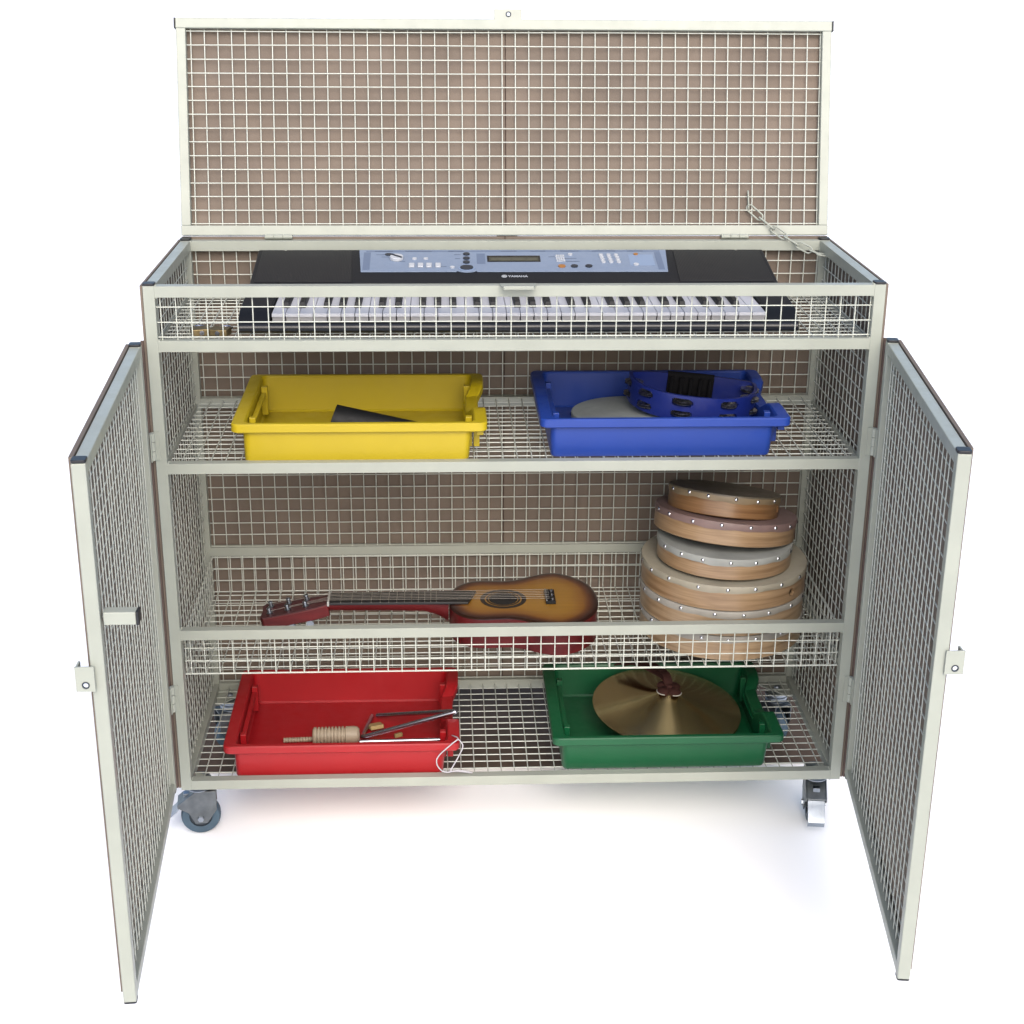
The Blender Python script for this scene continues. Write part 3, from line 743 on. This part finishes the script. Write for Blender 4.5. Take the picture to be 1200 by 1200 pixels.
# maker's lettering
def text(word, size, M, m, name, par, off=.0):
    cu = bpy.data.curves.new('lettering', 'FONT'); cu.body = word; cu.size = size; cu.align_x = 'LEFT'; cu.align_y = 'CENTER'; cu.extrude = .0002; cu.offset = off; cu.resolution_u = 3
    to = bpy.data.objects.new('lettering', cu); C.objects.link(to); bpy.context.view_layer.update()
    me = bpy.data.meshes.new_from_object(to.evaluated_get(bpy.context.evaluated_depsgraph_get()))
    b = MB(); b.m = M; b.add([v.co for v in me.vertices], [tuple(p.vertices) for p in me.polygons]); bpy.data.objects.remove(to)
    return b.build(name, m, par)
text('YAMAHA', .0105, on(-.0055, .2600, .0008) @ Matrix.Diagonal((.83, 1.0, 1, 1)), INK, 'maker_lettering', kb, .00025)
b = MB(); b.m = on(-.0125, .2600, .0006); pts = [(.0046*math.cos(2*PI*i/24), .0046*math.sin(2*PI*i/24), .0004) for i in range(24)]; b.path(pts, .0007, 6, True)
for k in range(3):
    a = PI/2+k*2*PI/3; b.tube((0, 0, .0004), (.0042*math.cos(a), .0042*math.sin(a), .0004), .0007, 6)
b.build('maker_emblem', INK, kb)
for x0, x1, t0, t1 in ((-.4655, -.2900, -.4625, -.2960), (.3080, .4810, .3130, .4780)):
    b = MB(); vs = []
    for dz in (.0004, .0018):
        for x, y in ((x0, .236), (x1, .236), (t1, .374), (t0, .374)): vs.append((x, y, sl(y)+dz))
    b.add(vs, [(0, 3, 2, 1), (4, 5, 6, 7), (0, 1, 5, 4), (1, 2, 6, 5), (2, 3, 7, 6), (3, 0, 4, 7)]); b.build('speaker_grille', GRILLE, kb, bevel=.0006)

# padlocks on the deck
def padlock(label, x, y, ang):
    z = Z2-.0025
    t = thing('padlock', label, 'padlock', (x, y, z), Euler((0, 0, ang)), 'brass padlocks on the deck')
    b = MB(); b.prism(rrect(-.0165, -.014, .0165, .014, .004), 0, .0125); b.build('lock_body', BRASS, t, bevel=.002)
    b = MB(); pts = [(-.0105, .012, .006)] + [(.0105*math.cos(a), .026+.0105*math.sin(a), .006) for a in [PI-PI*k/10 for k in range(11)]] + [(.0105, .012, .006)]
    b.path(pts, .0027, 8); b.build('shackle', STEEL, t, smooth=True, angle=80)
    b = MB(); b.tube((0, -.0142, .006), (0, -.0150, .006), .0042, 14); b.build('keyway', STEEL, t)
padlock('left of two brass padlocks on the deck, nearest the side mesh', -.5375, .055, math.radians(15))
padlock('right of two brass padlocks on the deck, nearest the keyboard', -.5045, .052, math.radians(-12))

# ------------------------------------------------------------------ guitar
gt = thing('toy_guitar', 'small sunburst guitar with red sides lying in the wire basket', 'guitar', (.03, .19, ZB+.003), local=False)
GB, GT_ = ZB+.0035, .3000; gy = .186
def outline(N=160):
    # half widths along the body, x from neck joint to tail
    key = [(-.118, .0), (-.1165, .025), (-.110, .050), (-.096, .072), (-.075, .086), (-.052, .0905), (-.028, .0890), (-.006, .0880), (.018, .095), (.045, .111), (.072, .1230), (.095, .1250), (.118, .113), (.138, .095), (.154, .070), (.163, .042), (.167, .0)]
    pts = []
    def cr(p0, p1, p2, p3, t): return .5*((2*p1)+(-p0+p2)*t+(2*p0-5*p1+4*p2-p3)*t*t+(-p0+3*p1-3*p2+p3)*t**3)
    K = [(-.1165, -.025)] + key + [(.163, -.042)]
    for i in range(1, len(K)-2):
        for j in range(6):
            t = j/6; pts.append((cr(K[i-1][0], K[i][0], K[i+1][0], K[i+2][0], t), max(0, cr(K[i-1][1], K[i][1], K[i+1][1], K[i+2][1], t))))
    pts.append(key[-1])
    return [(x, gy-w) for x, w in pts] + [(x, gy+w) for x, w in pts[-2:0:-1]]
ol = outline(); n = len(ol)
def inset(d):
    out = []
    for i in range(n):
        p = Vector(ol[i]); t_ = (Vector(ol[(i+1) % n])-Vector(ol[i-1])).normalized(); out.append(p + Vector((-t_.y, t_.x))*d)
    return out
b = MB(); vs = []; lv = [(0, .0005, GB+.002), (.003, 0, GB), (0, 0, GB+.004), (0, 0, GT_-.004)]
b.add([(x, y, GB) for x, y in ol] + [(x, y, GT_-.0028) for x, y in ol], [tuple(range(n-1, -1, -1))] + [(i, (i+1) % n, n+(i+1) % n, n+i) for i in range(n)])
b.build('guitar_body', REDW, gt, smooth=True, angle=50)
b = MB(); ds = [0, .0015, .006, .012, .020, .030, .042, .056, .070]; vs = []; ev = []
ccx, ccy = .04, gy
for k, d in enumerate(ds):
    lo = inset(-.0012) if k == 0 else inset(d*.96)
    for i, (x, y) in enumerate(lo):
        # keep deep rings from folding: blend towards the spine
        p = Vector((x, y))
        if d > .02:
            sp = Vector((max(-.06, min(.10, ol[i][0])), gy)); o0 = Vector(ol[i]); p = o0.lerp(sp, min(.985, d/max(.0705, (o0-sp).length)))
        vs.append((p.x, p.y, GT_-.0026 if k == 0 else GT_)); ev.append(min(1, d/.060))
fs = []
for k in range(len(ds)-1): fs += [(k*n+i, k*n+(i+1) % n, (k+1)*n+(i+1) % n, (k+1)*n+i) for i in range(n)]
fs.append(tuple((len(ds)-1)*n+i for i in range(n)))
b.add(vs, fs); top = b.build('sound_board', BURST, gt, smooth=True, angle=60)
at = top.data.attributes.new('edge', 'FLOAT', 'POINT')
for i, vv in enumerate(ev): at.data[i].value = vv
hx, hyy = -.0142, .1775
b = MB()
for r0, r1 in ((.029, .033), (.036, .0445)): b.lathe([(r0, GT_+.0003), (r0, GT_+.0006), (r1, GT_+.0006), (r1, GT_+.0003)], 48, (hx, gy-.002, 0))
b.build('rosette', ROSE, gt)
b = MB(); b.lathe([(0, GT_+.0003), (.0275, GT_+.0003), (.0275, GT_+.0007), (.0262, GT_+.0007), (.0262, GT_+.0005), (0, GT_+.0005)], 40, (hx, gy-.002, 0)); b.build('painted_sound_hole', HOLESHADE, gt)  # flat disc on the closed top; the hole's inner shade is its colour
# neck, fingerboard, head
b = MB(); zt = GT_+.001
sec = []
for x, hw, dp in ((-.350, .0245, .018), (-.30, .0250, .019), (-.22, .0258, .020), (-.165, .0265, .022), (-.138, .0275, .032), (-.1195, .029, .046)):
    for k in range(11):
        a = PI + PI*k/10; sec.append((x, gy+hw*math.cos(a), zt+dp*math.sin(a)))
m_ = 11
fs = [(i*m_+k, i*m_+k+1, (i+1)*m_+k+1, (i+1)*m_+k) for i in range(5) for k in range(m_-1)] + [(i*m_+m_-1, i*m_, (i+1)*m_, (i+1)*m_+m_-1) for i in range(5)] + [tuple(range(m_)), tuple(5*m_+k for k in range(m_))]
b.add(sec, fs); b.build('neck', REDW, gt, smooth=True)
b = MB(); b.prism([(-.346, gy-.0245), (-.082, gy-.0275), (-.066, gy+.0265), (-.346, gy+.0245)], zt+.0002, zt+.0052); fb = b.build('fingerboard', FRETB, gt, bevel=.0008)
for k in range(1, 14):
    x = -.346 + .385*(1-2**(-k/12.0))*1.0
    if x > -.085: break
    MB().tube((x, gy-.0250, zt+.0055), (x, gy+.0250, zt+.0055), .0008, 6).build('fret', STRING, fb)
MB().box((-.3505, gy-.025, zt-.002), (-.3462, gy+.025, zt+.0075)).build('nut', NUT, gt, bevel=.0008)
HM = Matrix.Translation((-.350, gy, zt+.0015)) @ Matrix.Rotation(math.radians(-11), 4, 'Y')    # local -x runs to the tip, sloping down
hp = [(0, -.024), (-.030, -.031), (-.125, -.034), (-.131, -.024), (-.128, .0), (-.131, .024), (-.125, .034), (-.030, .031), (0, .024)]
b = MB(); b.m = HM; b.prism(hp, -.024, -.0012); hd = b.build('headstock', REDW, gt, bevel=.0015)
b = MB(); b.m = HM; b.prism([(x*.995, y*.985) for x, y in hp], -.0010, .0006); b.build('head_veneer', HEADW, hd)
pegs = []
for x in (-.042, -.077, -.112):
    for sy in (-1, 1):
        b = MB(); b.m = HM; b.lathe([(.0058, .0007), (.0062, .0026), (.0038, .0036), (.0034, .0098), (.0046, .0105), (.0042, .0122), (0, .0126)], 16, (x, sy*.015, 0)); b.build('tuning_post', ZINC, hd, smooth=True)
        b = MB(); b.m = HM; b.tube((x, sy*.015, -.0235), (x, sy*.015, -.029), .0024, 8); b.tube((x, sy*.015-.0025, -.0355), (x, sy*.015+.0025, -.0355), .0072, 18); b.build('tuning_button', ZINC, hd, smooth=True)
        pegs.append(HM @ Vector((x, sy*.015, .0055)))
pegs.sort(key=lambda p: p.y)
b = MB(); bxp = .0735
for k in range(6):
    y0 = gy-.017+k*.0068; yb = gy-.021+k*.0084
    b.tube((-.348, y0, zt+.0082), (bxp, yb, zt+.0085), .00036, 6)
    b.tube((-.348, y0, zt+.0082), pegs[k], .00036, 6)
b.build('strings', STRING, gt)
b = MB(); b.box((bxp-.007, gy-.030, GT_+.0004), (bxp+.012, gy+.030, GT_+.0062)); br = b.build('bridge', BLACKM, gt, bevel=.001)
MB().box((bxp-.0065, gy-.028, GT_+.0062), (bxp-.004, gy+.028, GT_+.0085)).build('saddle', ZINC, br, bevel=.0006)
for dy in (-.021, 0.0, .021):
    b = MB(); b.lathe([(.0034, .0062), (.0034, .0080), (.0018, .0096), (0, .0098)], 12, (bxp+.006, gy+dy, GT_)); b.build('bridge_pin', STUDM, br, smooth=True)

# ------------------------------------------------------------------ red tray contents
TZ = .0118+.0030
sc = thing('wooden_scraper', 'cream ribbed wooden scraper lying in the red tray', 'scraper', (-.340, .142, TZ), local=False)
b = MB(); b.m = Matrix.Translation((-.340, .142, TZ+.0178)) @ Matrix.Rotation(math.radians(2), 4, 'Z') @ Matrix.Rotation(PI/2, 4, 'Y')
prof = [(0, -.046), (.0135, -.046), (.0165, -.044)]
for k in range(9):
    z0 = -.042 + k*.0066; prof += [(.0174, z0), (.0176, z0+.0036), (.0142, z0+.0042), (.0142, z0+.0060)]
prof += [(.0172, .0185), (.0174, .034), (.0160, .041), (.0120, .0448), (0, .0455)]
b.lathe(prof, 32); b.build('ribbed_body', PALEW, sc, smooth=True)
st = MB(); st.m = Matrix.Translation((-.412, .150, TZ+.0052)) @ Matrix.Rotation(math.radians(3), 4, 'Z') @ Matrix.Rotation(PI/2, 4, 'Y')
pf = [(0, -.032)]
for k in range(12): pf += [(.0050, -.0315+k*.0055), (.0050, -.0285+k*.0055), (.0038, -.0275+k*.0055)]
pf += [(.0045, .034), (0, .0345)]
st.lathe(pf, 16); tag(st.build('notched_stick', PALEW, None, smooth=True), 'small notched pale stick behind the front edge of the red tray', 'stick')
bl = MB(); bl.m = Matrix.Translation((-.2660, .196, TZ+.0075)) @ Matrix.Rotation(math.radians(20), 4, 'Z') @ Matrix.Rotation(math.radians(-14), 4, 'X'); bl.box((-.0135, -.012, -.004), (.0135, .012, .004))
tag(bl.build('wooden_block', TANW, None, bevel=.001), 'tan wooden block lying beside the triangle in the red tray', 'block')
bl = MB(); bl.m = Matrix.Translation((-.2200, .163, TZ+.006)) @ Matrix.Rotation(math.radians(25), 4, 'Z'); bl.box((-.008, -.003, -.005), (.008, .003, .003))
tag(bl.build('wooden_block', TANW, None, bevel=.001), 'small tan wooden chip just behind the beater in the red tray', 'block')
Lp, Bq, Rp = Vector((-.2915, .1475, .0245)), Vector((-.2744, .2422, .0215)), Vector((-.1022, .1225, .0925))
def fillet(pts, r=.012, k=6):
    out = [Vector(pts[0])]
    for i in range(1, len(pts)-1):
        p = Vector(pts[i]); a = (Vector(pts[i-1])-p).normalized(); c = (Vector(pts[i+1])-p).normalized()
        p0, p2 = p+a*r, p+c*r
        for j in range(k+1):
            t = j/k; out.append(p0*(1-t)**2 + p*2*t*(1-t) + p2*t*t)
    out.append(Vector(pts[-1])); return out
b = MB(); b.path(fillet([Bq + (Rp-Bq)*.06, Rp, Lp, Bq - (Bq-Lp)*.02]), .0045, 12); tag(b.build('steel_triangle', STEEL, None, smooth=True, angle=80), 'bent steel triangle propped on the right wall of the red tray', 'triangle')
bt = thing('triangle_beater', 'straight steel beater with white cord at the front of the red tray', 'beater', (-.20, .130, TZ), local=False)
q0, q1 = Vector((-.2945, .1395, .0190)), Vector((-.1360, .1430, .0190))
b = MB(); b.tube(q0, q1, .0042, 14); b.lathe([(0, .0052), (.0037, .0037), (.0052, 0), (.0037, -.0037), (0, -.0052)], 16, q1 + (q1-q0).normalized()*.0085); b.build('rod', STEEL, bt, smooth=True)
cp = [q1 + Vector((.012, .0, .001)), Vector((-.121, .085, .060)), Vector((-.113, .030, .0895)), Vector((-.1046, .004, .0975)), Vector((-.1165, -.001, .0892)), Vector((-.1406, -.002, .0652)), Vector((-.1443, -.002, .0490)), Vector((-.1361, .001, .0330)), Vector((-.1241, .003, .0275)), Vector((-.1049, .004, .0300)), Vector((-.0882, .005, .0270)), Vector((-.078, .008, .0222))]
cp2 = [Vector((-.1046, .004, .0975)), Vector((-.0955, .003, .0830)), Vector((-.1040, .003, .0600)), Vector((-.1165, .004, .0350)), Vector((-.1180, .005, .0290)), Vector((-.0990, .007, .0260)), Vector((-.0820, .010, .0210))]
def smooth_path(P_, k=6):
    K = [P_[0]] + P_ + [P_[-1]]; out = []
    for i in range(1, len(K)-2):
        for j in range(k):
            t = j/k; out.append(.5*((2*K[i]) + (K[i+1]-K[i-1])*t + (2*K[i-1]-5*K[i]+4*K[i+1]-K[i+2])*t*t + (-K[i-1]+3*K[i]-3*K[i+1]+K[i+2])*t**3))
    out.append(P_[-1]); return out
b = MB(); b.path(smooth_path(cp), .0012, 8); b.path(smooth_path(cp2), .0012, 8); b.build('cord', CORD, bt, smooth=True, angle=80)

# ------------------------------------------------------------------ green tray: cymbals
def cymbal(label, loc, rot, strap, R):
    t = thing('cymbal', label, 'cymbal', loc, Euler(rot), 'pair of cymbals in the green tray')
    prof = [(R, 0), (R, .0012), (R*.75, .0110), (R*.5, .0205), (R*.25, .0300), (R*.16, .0345), (R*.10, .0390), (.006, .0415), (.006, .0400), (R*.09, .0378), (R*.15, .0333), (R*.24, .0288), (R*.5, .0192), (R*.75, .0097), (R, 0)]
    b = MB(); b.lathe(prof, 128); b.build('bronze_plate', BRONZE, t, smooth=True, angle=50)
    if strap:
        b = MB()
        for k in range(4):                        # four-lobed leather rosette with its pale felt rim showing
            a = math.radians(40+90*k); b.lathe([(0, .0500), (.0090, .0485), (.0135, .0445), (.0125, .0400), (0, .0400)], 18, (.0145*math.cos(a), .0145*math.sin(a), 0))
        b.lathe([(0, .0545), (.006, .0535), (.0075, .050), (.007, .046)], 18)
        sp = b.build('leather_rosette', LEATH, t, smooth=True)
        b = MB()
        for a0 in (200, 290):
            pts = [(.0135*math.cos(math.radians(45+90*k_))+.0, 0, 0) for k_ in range(0)]
            cxx, cyy = .0145*math.cos(math.radians(a0+20)), .0145*math.sin(math.radians(a0+20))
            pts = [(cxx+.0140*math.cos(math.radians(a0+10*j-40)), cyy+.0140*math.sin(math.radians(a0+10*j-40)), .0425) for j in range(12)]
            b.path(pts, .0008, 8)
        b.build('felt_edge', FELT, sp, smooth=True)
        for off, wv in ((0, 0), (.012, .006)):
            b = MB(); path = smooth_path([Vector((0, 0, .052)), Vector((-.010+off*.3, .016, .060+wv)), Vector((-.030+off, .048, .056+wv)), Vector((-.050+off, .085, .046+wv)), Vector((-.075+off*1.5, .115, .030)), Vector((-.090+off*1.5, .128, .020))], 8)
            vs = []; wd = .0085
            for i, p in enumerate(path):
                d = (path[min(i+1, len(path)-1)]-path[max(0, i-1)]).normalized(); s_ = d.cross(Vector((0, 0, 1))).normalized(); u_ = s_.cross(d)
                vs += [p+s_*wd+u_*.0012, p-s_*wd+u_*.0012, p-s_*wd-u_*.0012, p+s_*wd-u_*.0012]
            m2 = len(path); fs = [(i*4+k, i*4+(k+1) % 4, i*4+4+(k+1) % 4, i*4+4+k) for i in range(m2-1) for k in range(4)] + [(0, 1, 2, 3), tuple((m2-1)*4+k for k in range(4))]
            b.add(vs, fs); b.build('leather_strap', LEATH, sp, bevel=.0006)
cymbal('upper bronze cymbal with brown leather strap in the green tray', (.312, .1838, .0612), (math.radians(4.5), math.radians(3.5), 0), True, .1475)
cymbal('lower bronze cymbal, mostly hidden beneath the strapped one', (.320, .1850, .0545), (math.radians(4), math.radians(5), 0), False, .1390)

# ------------------------------------------------------------------ camera
cd = bpy.data.cameras.new('camera'); cam = bpy.data.objects.new('camera', cd); C.objects.link(cam)
right = Vector((0.99879, -0.04949, 0.00873)); up = Vector((0.00987, .3634, .93158)); fwd = Vector((.0493, .9303, -.3634))
p_, y_, r_ = .3598, -.0485, .0081
CAMP = (0.3598, -0.0485, 0.0081)
ca, sa = math.cos(p_), math.sin(p_)
fwd = Matrix.Rotation(y_, 3, 'Z') @ Vector((0, ca, -sa)); r0 = Matrix.Rotation(y_, 3, 'Z') @ Vector((1, 0, 0)); u0 = r0.cross(fwd)
right = math.cos(r_)*r0 + math.sin(r_)*u0; up = -math.sin(r_)*r0 + math.cos(r_)*u0
cam.matrix_world = Matrix(((right.x, up.x, -fwd.x, -.13), (right.y, up.y, -fwd.y, -2.5224), (right.z, up.z, -fwd.z, 1.4984), (0, 0, 0, 1)))
cd.sensor_width = 36; cd.sensor_fit = 'HORIZONTAL'; cd.lens = 36*1800.54/1200; cd.clip_start = .05; cd.clip_end = 2000
cd.shift_x = 0; cd.shift_y = 0
S = bpy.context.scene; S.camera = cam

# ------------------------------------------------------------------ light: soft high daylight from behind the camera
SUN_EL, SUN_AZ = 38, 175         # azimuth the light comes from, clockwise from +Y
w = bpy.data.worlds.new('World'); S.world = w; w.use_nodes = True; nt = w.node_tree
sky = nt.nodes.new('ShaderNodeTexSky'); sky.sky_type = 'NISHITA'; sky.sun_disc = False
sky.sun_elevation = math.radians(SUN_EL); sky.sun_rotation = math.radians(SUN_AZ); sky.air_density = 1.0; sky.dust_density = 3.2; sky.ozone_density = 1.0
nt.links.new(sky.outputs[0], nt.nodes['Background'].inputs[0]); nt.nodes['Background'].inputs[1].default_value = .15
ld = bpy.data.lights.new('sun', 'SUN'); ld.energy = 1.0; ld.angle = math.radians(42); ld.color = (1, .98, .95)
sun = bpy.data.objects.new('sun', ld); C.objects.link(sun)
el, az = math.radians(SUN_EL), math.radians(SUN_AZ)
sd = Vector((math.sin(az)*math.cos(el), math.cos(az)*math.cos(el), math.sin(el)))
sun.rotation_euler = sd.to_track_quat('Z', 'Y').to_euler(); sun.location = (0, -3, 4)
S.view_settings.view_transform = 'Standard'; S.view_settings.look = 'None'; S.view_settings.exposure = .92; S.view_settings.gamma = 1
S.view_settings.use_curve_mapping = False
S.cycles.max_bounces = 10; S.cycles.use_denoising = True
